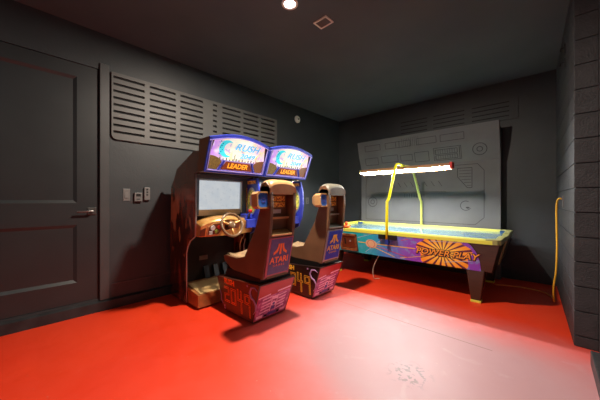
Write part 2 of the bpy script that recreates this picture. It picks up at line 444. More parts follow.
hb.rect(My, -0.034, 0.034, -0.034, 0.034, 0.0, 0.010)
hb.tube([(xf+0.01, 0.505, 1.005), (xf+0.05, 0.505, 1.005)], 0.011, 12)
hb.tube([(xf+0.048, 0.512, 1.005), (xf+0.048, 0.46, 1.004), (xf+0.046, 0.385, 1.002)], 0.009, 10)
obj('door_handle', hb, 'satin_metal', door, bevel=0.002)
struct('trim_2', B(XL, XL+0.020, 0.565, 0.645, 0.1, 2.50), 'trim_paint', bevel=0.004)     # door casing
struct('trim_1', B(XL, XL+0.010, 0.67, 3.0, 0.236, 0.250), 'trim_paint', bevel=0.002)     # thin ledge low on the wall

# ------------------------------------------------------------------ louvred board on the left wall
def pyl(px):
    t = (px - 300) / F; return XL / (-.6839 + .7296*t) * (.7296 + .6839*t)
v0, v1 = pyl(111), pyl(276)
vt = thing('louvred_panel', 'long grey louvred panel high on the left wall beside the door', 'vent', (XL, (v0+v1)/2, 1.75))
bk = MB(); bk.box(XL+0.001, XL+0.005, v0+0.02, v1-0.02, 1.77, 2.43); obj('backing', bk, 'slot_dark', vt)
cols = [(112.8, 144), (149, 175), (179.5, 202), (212, 216), (221.5, 239.5), (242.5, 257.5), (260, 273.5)]
cols = [(pyl(a), pyl(b)) for a, b in cols]
pb = MB(); xa, xb = XL+0.004, XL+0.024
slots = [2.395 - 0.071*i for i in range(9)]
zt, zb = 2.445, 1.748; sh2 = 0.013
pb.box(xa, xb, v0, v1, slots[0]+sh2, zt)
r = 0.05
pb.prism([(v0+r, zb)] + [(v1, zb), (v1, slots[-1]-sh2), (v0, slots[-1]-sh2), (v0, zb+r)] + [(v0+r-r*math.cos(a*math.pi/12), zb+r-r*math.sin(a*math.pi/12)) for a in range(1, 6)], 'x', xa, xb)
ed = [v0]
for a, b in cols: ed += [a, b]
ed.append(v1)
for i in range(0, len(ed), 2): pb.box(xa, xb, ed[i], ed[i+1], slots[-1]-sh2, slots[0]+sh2)
for a, b in cols:
    for z0, z1 in zip(slots[1:], slots):
        pb.prism([(xb, z0+sh2), (xb, z1-sh2), (xa, z1-sh2), (xa, z0+sh2)], 'y', a, b)
obj('louvre_board', pb, 'vent_paint', vt)
# switches and a thermostat
def wallbox(name, lab, cat, px0, px1, z0, z1, d, fn, m='plate_grey', group=None):
    a, b = pyl(px0), pyl(px1)
    t = thing(name, lab, cat, (XL, (a+b)/2, z0), group)
    obj('cover', B(XL, XL+d, a, b, z0, z1), m, t, bevel=0.003)
    fn(t, a, b, z0, z1, d)
def f_switch(t, a, b, z0, z1, d):
    c, zc = (a+b)/2, (z0+z1)/2
    obj('rocker', MB().prism([(XL+d, zc-0.033), (XL+d+0.006, zc-0.033), (XL+d+0.001, zc+0.033), (XL+d, zc+0.033)], 'y', c-0.017, c+0.017), 'plate_grey', t)
def f_thermo(t, a, b, z0, z1, d):
    obj('display', B(XL+d, XL+d+0.002, a+0.015, b-0.015, z1-0.04, z1-0.012), 'black', t)
    obj('button', B(XL+d, XL+d+0.003, a+0.02, b-0.02, z0+0.015, z0+0.03), 'trim_paint', t)
def f_remote(t, a, b, z0, z1, d):
    for i in range(3): obj('button', B(XL+d, XL+d+0.003, (a+b)/2-0.008, (a+b)/2+0.008, z1-0.03-0.03*i, z1-0.015-0.03*i), 'black', t)
wallbox('light_switch', 'flat grey light switch plate nearest the door handle', 'switch', 123, 130, 1.105, 1.235, 0.006, f_switch)
wallbox('thermostat', 'low boxy grey wall control between two other wall controls', 'thermostat', 133.8, 141.5, 1.10, 1.195, 0.03, f_thermo)
wallbox('remote_holder', 'tall narrow grey remote control on left wall nearest the arcade cabinets', 'remote control', 143.6, 149.3, 1.115, 1.255, 0.028, f_remote)
def f_outlet(t, a, b, z0, z1, d):
    for q in (0.035, 0.075): obj('socket', B(XL+d, XL+d+0.002, (a+b)/2-0.014, (a+b)/2+0.014, z0+q-0.012, z0+q+0.012), 'trim_paint', t)
wallbox('wall_plate', 'small grey wall plate behind the far racing seat', 'wall plate', 305.6, 308.6, 1.04, 1.16, 0.006, f_outlet)
yd = pyl(297)
sd = thing('wall_sensor', 'small round pale disc high on left wall right of the louvres', 'sensor', (XL, yd, 2.50))
Ms = Matrix.Translation((XL, yd, 2.57)) @ Matrix.Rotation(math.pi/2, 4, 'Y')
obj('housing', MB().lathe([(0.065, 0), (0.065, 0.018), (0.055, 0.03), (0.02, 0.036)], Ms), 'white_plastic', sd)
obj('lens', MB().lathe([(0.018, 0.035), (0.014, 0.042), (0.004, 0.046)], Ms), 'plate_grey', sd)

# ------------------------------------------------------------------ ceiling fittings
def downlight(x, y, lab, r, gm, group=None):
    t = thing('ceiling_light', lab, 'ceiling light', (x, y, CEIL))
    Mc = Matrix.Translation((x, y, CEIL)) @ Matrix.Rotation(math.pi, 4, 'X')
    obj('trim_ring', MB().ring(Mc, 0, 0, r, r+0.02, 0, 0.012), 'white_plastic', t)
    obj('lamp', MB().disc(Mc, 0, 0, r, 0, 0.006), gm, t)
downlight(LA[0], LA[1], 'glowing round recessed ceiling light above the arcade seats', 0.05, 'glow_white')
downlight(LC[0], LC[1], 'round fill light added on the ceiling behind the camera, out of view', 0.06, 'glow_white')  # glowing disc added to go with the unseen fill lamp
av = thing('ceiling_vent', 'small rectangular pale air vent on the dark ceiling', 'vent', (-1.56, 1.99, CEIL))
Mv = frame((-1.56, 1.99, CEIL), (1,0,0), (0,-1,0))
fr = MB()
for a in ((-0.075,0.075,-0.06,-0.048), (-0.075,0.075,0.048,0.06), (-0.075,-0.062,-0.048,0.048), (0.062,0.075,-0.048,0.048)): fr.rect(Mv, *a, 0, 0.010)
obj('vent_frame', fr, 'white_plastic', av)
sl = MB()
for i in range(6): sl.rect(Mv, -0.062, 0.062, -0.045+0.016*i, -0.036+0.016*i, 0.002, 0.007)
obj('vent_grille', sl, 'plate_grey', av)

# ------------------------------------------------------------------ grey moulded board on the back wall
PX0, PX1 = -2.674, -0.484
gb = thing('hull_panel', 'large grey moulded spaceship style board against the back wall', 'wall panel', ((PX0+PX1)/2, 4.7, 0))
sh = [(4.769, 0.0), (4.62, 0.0), (4.62, 1.70), (4.52, 1.976), (4.465, 2.205), (4.50, 2.21), (4.769, 2.08)]
body = MB(); body.use('panel_grey').prism(sh, 'x', PX0, PX1)
obj('board', body, None, gb)
M1 = frame((PX0, 4.62, 0), (1,0,0), (0,0,1)); W = PX1-PX0
M2 = frame((PX0, 4.62, 1.70), (1,0,0), (0,-0.10,0.276)); M3 = frame((PX0, 4.52, 1.976), (1,0,0), (0,-0.055,0.229))
ln = MB(); ln.use('line_dark'); T0, T1 = -0.001, 0.0015
def seg(M, a, b, wd=0.006):
    a = Vector(a); b = Vector(b); d = (b-a).normalized(); n = Vector((-d.y, d.x))*wd/2
    ln.plate(M, [tuple(a-n), tuple(b-n), tuple(b+n), tuple(a+n)], T0, T1)
def poly(M, pts, wd=0.006, closed=True):
    for a, b in zip(pts, pts[1:] + ([pts[0]] if closed else [])): seg(M, a, b, wd)
# lower face: big outline with chamfered corners, grille, circles
poly(M1, [(0.10,0.75),(W-0.30,0.75),(W-0.19,0.86),(W-0.19,1.55),(W-0.27,1.65),(0.45,1.65),(0.20,1.63),(0.12,1.55),(0.10,1.4)])
poly(M1, [(W-0.53,1.60),(W-0.34,1.60),(W-0.34,1.30),(W-0.40,1.30),(W-0.53,1.47)], 0.007)
for i in range(6):
    z = 1.56-0.045*i; seg(M1, (W-0.51 if z > 1.47 else W-0.51+(1.47-z)*0.75, z), (W-0.35, z), 0.005)
ln.ring(M1, W-0.42, 1.03, 0.066, 0.074, T0, T1, a0=math.radians(60), a1=math.radians(330)); ln.ring(M1, W-0.395, 1.01, 0.0, 0.025, T0, T1, a0=3.2, a1=6.2)
ln.ring(M1, 0.24, 1.08, 0.085, 0.093, T0, T1); ln.ring(M1, 0.24, 1.08, 0.035, 0.042, T0, T1)
for i in range(8): seg(M1, (0.62+0.11*i, 1.42), (0.67+0.11*i, 1.34), 0.006)
for i in range(9): seg(M1, (0.85+0.04*i, 1.16), (0.85+0.04*i, 1.22), 0.005)
seg(M1, (0.3, 1.25), (1.5, 1.25), 0.004)
# slanted bright band
ln.ring(M2, W-0.235, 0.165, 0.082, 0.09, T0, T1); ln.ring(M2, W-0.235, 0.165, 0.030, 0.038, T0, T1)
for a, b, c, d in ((W-0.85,W-0.47,0.05,0.25),(W-0.83,W-0.52,0.15,0.22),(W-0.83,W-0.52,0.07,0.13),(W-1.15,W-0.93,0.06,0.22),(0.45,0.75,0.10,0.22),(0.12,0.38,0.08,0.21),(0.80,1.00,0.10,0.2)):
    poly(M2, [(a,c),(b,c),(b,d),(a,d)])
for i in range(9): seg(M2, (W-0.82+0.033*i, 0.155), (W-0.82+0.033*i, 0.215), 0.004); seg(M2, (W-0.82+0.033*i, 0.075), (W-0.82+0.033*i, 0.125), 0.004)
seg(M2, (W-0.49,0.06), (W-0.49,0.24), 0.008)
# top strip
for a, b in ((W-0.74,W-0.42),(W-1.1,W-0.80),(W-1.45,W-1.2),(0.55,0.8),(0.15,0.45)):
    poly(M3, [(a,0.05),(b,0.05),(b,0.15),(a,0.15)])
for i in range(10): seg(M3, (0.85+0.03*i, 0.04), (0.85+0.03*i, 0.19), 0.003)
obj('panel_lines', ln, None, gb)

# faint slotted board above it on the back wall
fb = thing('slotted_panel', 'dark slotted board high on the back wall above the moulded board', 'vent', (-1.1, YB, 2.3))
q = MB(); q.box(-2.05, -0.30, YB-0.012, YB-0.001, 2.26, 2.58); obj('board', q, 'wall_paint', fb)
q = MB()
for c0 in (-1.95, -1.40, -0.85):
    for i in range(4): q.box(c0, c0+0.45, YB-0.0135, YB-0.011, 2.31+0.065*i, 2.322+0.065*i)
obj('slot', q, 'slot_dark', fb)
# small dark brackets high on the right wall
for i, (z0, wh) in enumerate(((2.52, 'upper'), (2.38, 'lower'))):
    t = thing('wall_clip', '%s of two small dark clips high on right block wall' % wh, 'clip', (XRF(3.6), 3.6, z0))
    obj('plate', B(XRF(3.6)-0.008, XRF(3.6)+0.001, 3.57, 3.63, z0, z0+0.09), 'black', t, bevel=0.002)
    obj('hook', MB().tube([(XRF(3.6)-0.008, 3.60, z0+0.06), (XRF(3.6)-0.03, 3.60, z0+0.06), (XRF(3.6)-0.035, 3.60, z0+0.03)], 0.006, 8), 'black', t)

# ------------------------------------------------------------------ driving cabinet
CY0, CY1 = 1.20, 1.90
def make_cabinet():
    t = thing('driving_cabinet', 'near driving arcade cabinet with lit marquee, glossy copper side and steering wheel', 'arcade machine', (-2.85, 1.55, 0))
    prof = [(-3.225,0.02),(-2.81,0.02),(-2.81,0.55),(-2.78,0.62),(-2.72,0.69),(-2.61,0.745),(-2.595,0.95),(-2.60,1.385),(-2.50,1.385),(-2.50,1.594),(-2.63,1.61),(-3.04,1.458),(-3.12,1.343),(-3.20,1.266)]
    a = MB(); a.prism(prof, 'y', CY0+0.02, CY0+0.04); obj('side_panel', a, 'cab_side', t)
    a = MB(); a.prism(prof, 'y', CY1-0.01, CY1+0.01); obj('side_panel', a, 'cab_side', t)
    # silver edge moulding on the near side
    e = MB(); e.tube([(p[0]+0.003, CY0+0.03, p[1]) for p in prof[1:8]], 0.006, 8); obj('edge_moulding', e, 'edge_silver', t)
    b = MB(); y0, y1 = CY0+0.041, CY1-0.011
    b.prism([(-3.215,0.03),(-2.95,0.03),(-2.95,0.72),(-2.72,0.76),(-2.72,1.38),(-2.52,1.38),(-2.52,1.585),(-2.63,1.60),(-3.03,1.45),(-3.11,1.34),(-3.19,1.26)], 'y', y0, y1)
    obj('body', b, 'cab_black', t)
    # footwell box with tread plate and pedals
    f = MB(); f.prism([(-2.94,0.02),(-2.57,0.02),(-2.57,0.150),(-2.94,0.20)], 'y', y0, 1.83); ft = obj('footwell', f, 'box_bronze', t, bevel=0.004)
    f = MB(); f.prism([(-2.87,0.1995),(-2.87,0.1925),(-2.58,0.1535),(-2.58,0.1585)], 'y', y0+0.03, 1.80); obj('tread_plate', f, 'tread_gold', ft)
    f = MB(); f.box(-2.945, -2.93, y0, y1, 0.20, 0.72); obj('kick_panel', f, 'black', t)
    for c in (1.50, 1.62, 1.74):
        p = MB(); p.hexa([(-2.92,c-0.03,0.24),(-2.86,c-0.03,0.215),(-2.86,c+0.03,0.215),(-2.92,c+0.03,0.24),(-2.925,c-0.03,0.34),(-2.91,c-0.03,0.35),(-2.91,c+0.03,0.35),(-2.925,c+0.03,0.34)])
        obj('pedal', p, 'black', t, bevel=0.003)
    f = MB(); Mv2 = frame((-2.93, 1.55, 0.44), (0,1,0), (0,0,1)); f.rect(Mv2, -0.12, -0.02, -0.02, 0.03, 0, 0.003); obj('kick_label', f, 'plate_grey', t)
    # monitor
    Ms = frame((-2.655, y0, 1.0), (0,1,0), (0.04,0,1))
    s = MB(); fw = y1-y0
    s.use('bezel_dark'); s.rect(Ms, 0, 0.035, -0.04, 0.385, -0.05, 0.03); s.rect(Ms, 0.035, fw, 0.335, 0.385, -0.05, 0.03); s.rect(Ms, 0.555, fw, -0.04, 0.335, -0.05, 0.03)
    s.use('edge_silver').rect(Ms, 0.03, 0.56, 0.325, 0.335, 0, 0.034); s.rect(Ms, 0.545, 0.56, -0.03, 0.325, 0, 0.034)
    s.use('bezel_tan').rect(Ms, 0.035, 0.545, -0.05, 0.012, -0.05, 0.02)
    obj('monitor_bezel', s, None, t)
    s = MB(); s.rect(Ms, 0.037, 0.543, 0.014, 0.322, -0.04, 0.004); obj('screen', s, 'screen_on', t)
    # marquee
    mq = MB(); Y0, Y1 = CY0, CY1+0.01; WM = Y1-Y0
    Mm = frame((-2.385, Y0, 1.39), (0,1,0), (0.125,0,0.32)); h = 0.335
    arc = [(WM*i/12, h + 0.065*math.sin(math.pi*i/12)) for i in range(12, -1, -1)]
    # housing behind the face
    A = []; Bk = []
    out = [(0,0),(WM,0)] + arc
    for u, v in out:
        p = Mm @ Vector((u, v, 0)); A.append(mq.bm.verts.new(p)); Bk.append(mq.bm.verts.new((max(min(p.x-0.16, -2.46), -2.50), p.y, min(p.z+0.0, 1.75) if v > 0.2 else p.z)))
    mq.use('olive_brown'); mq.face(A); mq.face(Bk[::-1])
    for i in range(len(out)): mq.face([A[i], Bk[i], Bk[(i+1)%len(out)], A[(i+1)%len(out)]])
    mh = obj('marquee_housing', mq, None, t)
    fr = MB()
    fr.use('cab_blue')
    fr.rect(Mm, 0, 0.022, 0, h, 0, 0.022); fr.rect(Mm, WM-0.022, WM, 0, h, 0, 0.022); fr.rect(Mm, 0.022, WM-0.022, 0, 0.024, 0, 0.022)
    for i in range(12):
        (u1, q1), (u0, q0) = arc[i], arc[i+1]
        fr.plate(Mm, [(u0,q0-0.028),(u1,q1-0.028),(u1,q1),(u0,q0)], 0, 0.022)
    fr.use('edge_violet')
    fr.rect(Mm, 0.020, 0.028, 0.02, h-0.02, 0.016, 0.025); fr.rect(Mm, WM-0.028, WM-0.020, 0.02, h-0.02, 0.016, 0.025); fr.rect(Mm, 0.02, WM-0.02, 0.018, 0.026, 0.016, 0.025)
    for i in range(12):
        (u1, q1), (u0, q0) = arc[i], arc[i+1]
        fr.plate(Mm, [(u0,q0-0.036),(u1,q1-0.036),(u1,q1-0.028),(u0,q0-0.028)], 0.016, 0.025)
    obj('marquee_frame', fr, None, t)
    # lit picture
    tr = MB(); tr.use('translite')
    tr.plate(Mm, [(0.028,0.14),(0.19,0.132),(WM-0.19,0.132),(WM-0.028,0.14)] + [(u, q-0.034) for u, q in arc if 0.028 < u < WM-0.028], 0.002, 0.008)
    cr = [(0.20+0.085*math.cos(a), 0.245+0.085*math.sin(a)) for a in [math.radians(60+240*i/16) for i in range(17)]] + [(0.235+0.066*math.cos(a), 0.245+0.066*math.sin(a)) for a in [math.radians(285-210*i/14) for i in range(15)]]
    tr.use('lit_cyan').plate(Mm, cr, 0.008, 0.0095)
    tr.use('lit_teal')
    for q in range(7): tr.disc(Mm, 0.125+0.012*(q % 3), 0.19+0.02*q, 0.008, 0.0095, 0.0105, n=8)
    tr.use('skyline')
    for i in range(16):
        u = 0.06 + 0.037*i; hh = 0.012 + 0.02*((i*7) % 5)/4; tr.rect(Mm, u, u+0.012, 0.13, 0.135+hh*0.7, 0.008, 0.0095)
    for u in (0.30, 0.565): tr.rect(Mm, u, u+0.006, 0.13, 0.20, 0.008, 0.0095)
    tr.use('lit_yellow').plate(Mm, [(0.54,0.16),(0.60,0.24),(0.625,0.27),(0.56,0.20)], 0.008, 0.0098)
    tr.use('lit_sky').text(Mm, '2049', 0.066, 0.45, 0.19, t=0.010, shear=0.25, wide=1.4, off=0.002)
    tr.text(Mm, 'RUSH', 0.095, 0.43, 0.275, t=0.010, shear=0.35, wide=1.25, off=0.002)
    obj('marquee_picture', tr, None, t)
    lo = MB()
    lo.use('edge_violet').plate(Mm, [(0.028,0.026),(WM-0.028,0.026),(WM-0.028,0.140),(WM-0.19,0.132),(0.19,0.132),(0.028,0.140)], 0.001, 0.010)
    lo.use('grille_olive').plate(Mm, [(0.036,0.032),(0.120,0.032),(0.165,0.105)] + [(0.036+0.129*math.cos(a), 0.100+0.066*math.sin(a)) for a in [math.radians(15+75*i/6) for i in range(7)]], 0.010, 0.013)
    lo.use('grille_maroon').plate(Mm, [(WM-u, v) for u, v in [(0.036,0.032),(0.120,0.032),(0.165,0.105)] + [(0.036+0.129*math.cos(a), 0.100+0.066*math.sin(a)) for a in [math.radians(15+75*i/6) for i in range(7)]]][::-1], 0.010, 0.013)
    lo.use('plaque_brown').plate(Mm, [(0.170,0.036),(WM-0.170,0.036),(WM-0.215,0.120),(0.215,0.120)], 0.010, 0.014)
    lo.use('plaque_text').text(Mm, 'LEADER', 0.070, WM/2, 0.078, t=0.015, wide=1.0, shear=0.15, off=0.001)
    lo.use('cab_blue').plate(Mm, [(0.133,0.028),(0.150,0.028),(0.20,0.130),(0.182,0.130)], 0.010, 0.020); lo.plate(Mm, [(WM-0.150,0.028),(WM-0.133,0.028),(WM-0.182,0.130),(WM-0.20,0.130)], 0.010, 0.020)
    obj('speaker_strip', lo, None, t)
    # dashboard
    d = MB(); N = 16
    top = [(y0-0.005 + (y1-y0+0.01)*i/N, 0.885 + 0.060*math.sin(math.pi*(i/N)**0.8)) for i in range(N+1)]
    bot = [(y, 0.745 - 0.0*z) for y, z in top]
    Mi = []
    for (y, z), i in zip(top, range(N+1)):
        k = math.sin(math.pi*i/N)
        xf_ = -2.50 + 0.075*k
        Mi.append([d.bm.verts.new(c) for c in ((-2.70, y, z+0.015), (xf_-0.10, y, z), (xf_, y, z-0.035), (xf_-0.035, y, 0.745), (-2.70, y, 0.745))])
    for a, b in zip(Mi, Mi[1:]):
        for j in range(5): d.face([a[j], b[j], b[(j+1)%5], a[(j+1)%5]], smooth=(j < 2))
    d.face(Mi[0]); d.face(Mi[-1][::-1])
    dash = obj('dashboard', d, 'dash_gold', t)
    def dp(yf, q, off):            # point on the dashboard's front face: yf across 0..1, q up 0..1
        f_ = yf*N; i = min(int(f_), N-1); r_ = f_-i
        a = Mi[i]; b_ = Mi[i+1]
        lo_ = a[3].lerp(b_[3], r_); hi_ = a[2].lerp(b_[2], r_)
        p = lo_.lerp(hi_, q); return p + Vector((off, 0, -off*0.25))
    Mi = [[Vector((x_, y_, z_)) for x_, y_, z_ in (((-2.70, y, z), (-2.60, y, z), (-2.50+0.075*math.sin(math.pi*i/N), y, z-0.035), (-2.535+0.075*math.sin(math.pi*i/N), y, 0.745)))] for i, (y, z) in enumerate(top)]
    def patch(mb, mname, pts, o0, o1):
        mb.use(mname); n_ = len(pts)
        A = [mb.bm.verts.new(dp(u_, q_, o0)) for u_, q_ in pts]; B_ = [mb.bm.verts.new(dp(u_, q_, o1)) for u_, q_ in pts]
        mb.face(B_); mb.face(A[::-1])
        for k_ in range(n_): mb.face([A[k_], A[(k_+1)%n_], B_[(k_+1)%n_], B_[k_]])
    g1 = MB()
    patch(g1, 'pod_tan', [(0.09,0.10),(0.27,0.10),(0.33,0.40),(0.30,0.92),(0.17,0.90),(0.10,0.75)], 0.0, 0.006)
    patch(g1, 'dash_dark', [(0.105,0.16),(0.26,0.16),(0.31,0.42),(0.285,0.84),(0.18,0.83),(0.115,0.70)], 0.006, 0.008)
    patch(g1, 'dash_dark', [(0.36,0.45),(0.60,0.45),(0.64,0.95),(0.34,0.93)], 0.0, 0.006)
    patch(g1, 'dash_dark', [(0.0,0.08),(0.07,0.08),(0.07,0.72),(0.0,0.70)], 0.0, 0.006)
    obj('gauge_recess', g1, None, dash)
    def circ(cu_, cq_, r_): return [(cu_+r_*math.cos(a*math.pi/6), cq_+r_*5.0*math.sin(a*math.pi/6)) for a in range(12)]
    for mn, pts in (('button_white', circ(0.165, 0.62, 0.032)), ('button_white', [(0.12,0.30),(0.165,0.30),(0.165,0.42),(0.12,0.42)]), ('button_white', [(0.12,0.18),(0.165,0.18),(0.165,0.26),(0.12,0.26)]), ('button_green', circ(0.225, 0.34, 0.026)), ('button_red', circ(0.255, 0.62, 0.022)), ('button_red', circ(0.40, 0.70, 0.022)), ('cream', circ(0.47, 0.72, 0.022))):
        bt = MB(); patch(bt, mn, pts, 0.006, 0.018); obj('button', bt, None, dash)
    # steering wheel
    wc = Vector((-2.36, 1.50, 0.862)); tl = Matrix.Rotation(math.radians(-22), 4, 'Y')
    Mw = Matrix.Translation(wc) @ frame((0,0,0), (0,1,0), (-0.34,0,1))
    wh = MB(); R = 0.118
    wh.use('wheel_gold').tube([Mw @ Vector((R*math.cos(2*math.pi*i/36), R*math.sin(2*math.pi*i/36), 0)) for i in range(36)], 0.013, 10, closed=True)
    wheel = obj('steering_wheel', wh, None, t)
    sp = MB()
    for an in (90+70, 90-70, 270):
        a = math.radians(an)
        sp.tube([Mw @ Vector((0.02*math.cos(a), 0.02*math.sin(a), -0.012)), Mw @ Vector((R*math.cos(a), R*math.sin(a), 0))], [0.016, 0.010], 8)
    obj('spoke', sp, 'dash_gold', wheel)
    hub = MB(); hub.lathe([(0.036,-0.02),(0.042,-0.005),(0.036,0.008),(0.012,0.012)], Mw); obj('wheel_hub', hub, 'wheel_gold', wheel)
    cl = MB(); cl.tube([Mw @ Vector((0,0,-0.01)), Mw @ Vector((0,0,-0.16))], 0.03, 12); obj('steering_column', cl, 'black', wheel)
    # right-hand wing with art, and shifter
    wgp = [(-2.72,0.80),(-2.55,0.72),(-2.46,0.76),(-2.40,0.90),(-2.375,1.05),(-2.385,1.22),(-2.42,1.36),(-2.72,1.36)]
    wg = MB(); wg.use('cab_blue').prism(wgp, 'y', CY1-0.035, CY1-0.012); wing = obj('wing_panel', wg, None, t)
    MW = frame((-2.72, CY1-0.036, 0.70), (1,0,0), (0,0,1))
    ar = MB(); ar.use('edge_silver').ring(MW, 0.20, 0.40, 0.078, 0.092, 0, 0.004, rv=1.75)
    ar.use('wing_yellow').disc(MW, 0.20, 0.40, 0.077, 0, 0.003, rv=0.135)
    ar.use('sticker_gold').rect(MW, 0.025, 0.115, 0.20, 0.56, 0, 0.003); ar.rect(MW, 0.12, 0.28, 0.60, 0.64, 0, 0.003)
    ar.use('wing_yellow').disc(MW, 0.20, 0.17, 0.03, 0, 0.004)
    obj('wing_art', ar, None, wing)
    hs = MB(); hs.box(-2.62, -2.44, CY1-0.16, CY1-0.036, 0.80, 0.90); hs.box(-2.62, -2.50, CY1-0.13, CY1-0.036, 0.90, 0.955); obj('shifter_housing', hs, 'cab_blue', t, bevel=0.008)
    sf = MB(); sf.tube([(-2.50, CY1-0.10, 0.90), (-2.46, CY1-0.10, 0.98)], 0.008, 8); sft = obj('shifter', sf, 'satin_metal', t)
    sf = MB(); sf.lathe([(0.01,-0.02),(0.022,-0.008),(0.022,0.01),(0.01,0.022)], Matrix.Translation((-2.457, CY1-0.10, 0.99))); obj('shifter_knob', sf, 'button_red', sft)
    hp = MB(); hp.box(-2.64, -2.56, CY1-0.036, CY1-0.012, 0.02, 0.76); obj('support_post', hp, 'cab_black', t)
    return t
cab = make_cabinet()
cab2 = copy_tree(cab); cab2.location.y += 0.725
cab2['label'] = 'far driving arcade cabinet, its blue and yellow wing beside the near seat'
for o_ in (cab, cab2): o_['group'] = 'driving arcade cabinets'

# ------------------------------------------------------------------ seat pods
def make_pod(kind):
    near = kind == 0
    lab = 'near racing seat pod with orange logo on purple back label' if near else 'far racing seat pod with yellow logo on blue back label'
    t = thing('racing_seat', lab, 'arcade seat', (-2.1, 1.62, 0), 'arcade racing seats')
    y0, y1 = 1.445, 1.755
    # base box
    b = MB(); b.use('base_red' if near else 'base_black')
    P = [(-2.385,1.425,0.015),(-1.925,1.425,0.015),(-1.925,1.83,0.015),(-2.385,1.83,0.015),(-2.49,1.405,0.335),(-1.790,1.405,0.385),(-1.790,1.84,0.385),(-2.49,1.84,0.335)]
    b.hexa(P); base = obj('base_box', b, None, t)
    def fr_quad(i, j, k):   # frame from three corners
        o_, u_, v_ = Vector(P[i]), Vector(P[j]), Vector(P[k]); return o_, u_ - o_, v_ - o_
    u = Vector(P[1]) - Vector(P[0]); Mb = frame(P[0], u, Vector((0, -0.02, 0.35)))
    dec = MB()
    c1, c2 = ('art_orange', 'art_orange') if near else ('art_yellow', 'art_yellow')
    dec.use(c1).text(Mb, 'RUSH', 0.072, 0.12, 0.300, t=0.002, off=0.003, wide=1.0)
    def stroke(u_, pts, closed=False):
        pp = [(u_-0.012+a*0.98, 0.105+b_*1.2) for a, b_ in pts]
        for mn, wd, ta, tb_ in ((c2, 0.021, 0.0008, 0.0016), (('base_red' if near else 'base_black'), 0.008, 0.0016, 0.0022)):
            dec.use(mn)
            for p_, q_ in zip(pp, pp[1:] + ([pp[0]] if closed else [])):
                p_ = Vector(p_); q_ = Vector(q_); d_ = (q_-p_).normalized(); n_ = Vector((-d_.y, d_.x))*wd/2; e_ = d_*wd/2
                dec.plate(Mb, [tuple(p_-n_-e_), tuple(q_-n_+e_), tuple(q_+n_+e_), tuple(p_+n_-e_)], ta, tb_)
    stroke(0.045, [(0,.11),(.07,.11),(.07,.06),(0,.05),(0,0),(.075,0)])
    stroke(0.16, [(0,0),(.07,0),(.07,.11),(0,.11)], True)
    stroke(0.270, [(0.005,.125),(0,.05),(.075,.05)]); stroke(0.270, [(.055,.12),(.055,-.045)])
    stroke(0.385, [(.07,.05),(0,.05),(0,.11),(.07,.11),(.07,-.045)])
    # swirl and marks beside the digits
    pts = [(0.52+0.06*math.cos(a)*(1-a/14), 0.235+0.10*math.sin(a)*(1-a/14)) for a in [i*0.32 for i in range(17)]]
    pts = [(0.565,0.31),(0.53,0.335),(0.48,0.325),(0.455,0.28),(0.475,0.235),(0.51,0.22),(0.535,0.18),(0.525,0.13),(0.49,0.09)]
    dec.use('art_lilac').tube([Mb @ Vector((p[0], p[1], 0.001)) for p in pts], [0.003,0.006,0.009,0.011,0.011,0.010,0.009,0.006,0.002], 6)
    dec.tube([Mb @ Vector((p[0], p[1], 0.001)) for p in [(-0.06,0.19),(-0.035,0.14),(-0.045,0.09),(-0.01,0.06)]], 0.004, 6)
    for (uu, vv) in ((0.02,0.045),(0.025,0.02),(0.42,0.33)): dec.disc(Mb, uu, vv, 0.010, 0, 0.003, n=10)
    obj('side_art', dec, None, base)
    # rear face
    ov = Vector(P[1]); uv_ = Vector((0,1,0)); vv_ = Vector(P[5]) - Vector(P[1]); vv_.y = 0
    Mr = frame(ov, uv_, vv_); hL = vv_.length; wd = 0.405
    r_ = MB(); r_.use('base_black').plate(Mr, [(0,0),(wd,0),(wd+0.008,hL),(-0.018,hL)], 0.0, 0.004)
    r_.use('rear_pink').plate(Mr, [(0.008,0.010),(wd-0.012,0.010),(wd-0.006,hL-0.012),(-0.006,hL-0.012)], 0.004, 0.006)
    r_.use('rear_art').plate(Mr, [(0.014,0.02),(wd-0.02,0.02),(wd-0.016,hL*0.68),(0.006,hL*0.62)], 0.006, 0.007)
    r_.use('art_white')
    r_.plate(Mr, [(0.006,hL*0.63),(0.14,hL*0.665),(0.14,hL*0.70),(0.006,hL*0.655)], 0.007, 0.0085); r_.plate(Mr, [(0.22,hL*0.69),(wd-0.02,hL*0.72),(wd-0.02,hL*0.76),(0.22,hL*0.73)], 0.007, 0.0085)
    rnd = random.Random(3)
    for i in range(5):
        vb = 0.08 + 0.035*i; sk = 0.012
        for (a, c) in ((0.055, 0.165), (0.245, 0.345)):
            a2 = a + 0.008*rnd.random(); r_.plate(Mr, [(a2,vb),(c,vb+sk),(c,vb+sk+0.010),(a2,vb+0.010)], 0.007, 0.0085)
    for k_ in (0.17, 0.235): r_.rect(Mr, k_, k_+0.008, 0.075, 0.24, 0.007, 0.0085)
    r_.disc(Mr, 0.206, 0.15, 0.028, 0.007, 0.0085); r_.rect(Mr, 0.18, 0.235, 0.20, 0.235, 0.007, 0.0085)
    r_.rect(Mr, 0.03, 0.10, 0.03, 0.06, 0.007, 0.0085); r_.rect(Mr, 0.31, 0.37, 0.035, 0.06, 0.007, 0.0085)
    r_.use('art_blue').disc(Mr, 0.206, 0.15, 0.015, 0.0085, 0.009); r_.rect(Mr, 0.16, 0.26, 0.035, 0.065, 0.007, 0.009); r_.plate(Mr, [(0.18,0.09),(0.23,0.09),(0.22,0.13),(0.19,0.13)], 0.007, 0.009)
    r_.use('line_dark').rect(Mr, 0.12, 0.15, 0.03, 0.05, 0.007, 0.009); r_.rect(Mr, 0.27, 0.30, 0.03, 0.055, 0.007, 0.009)
    obj('rear_art_panel', r_, None, base)
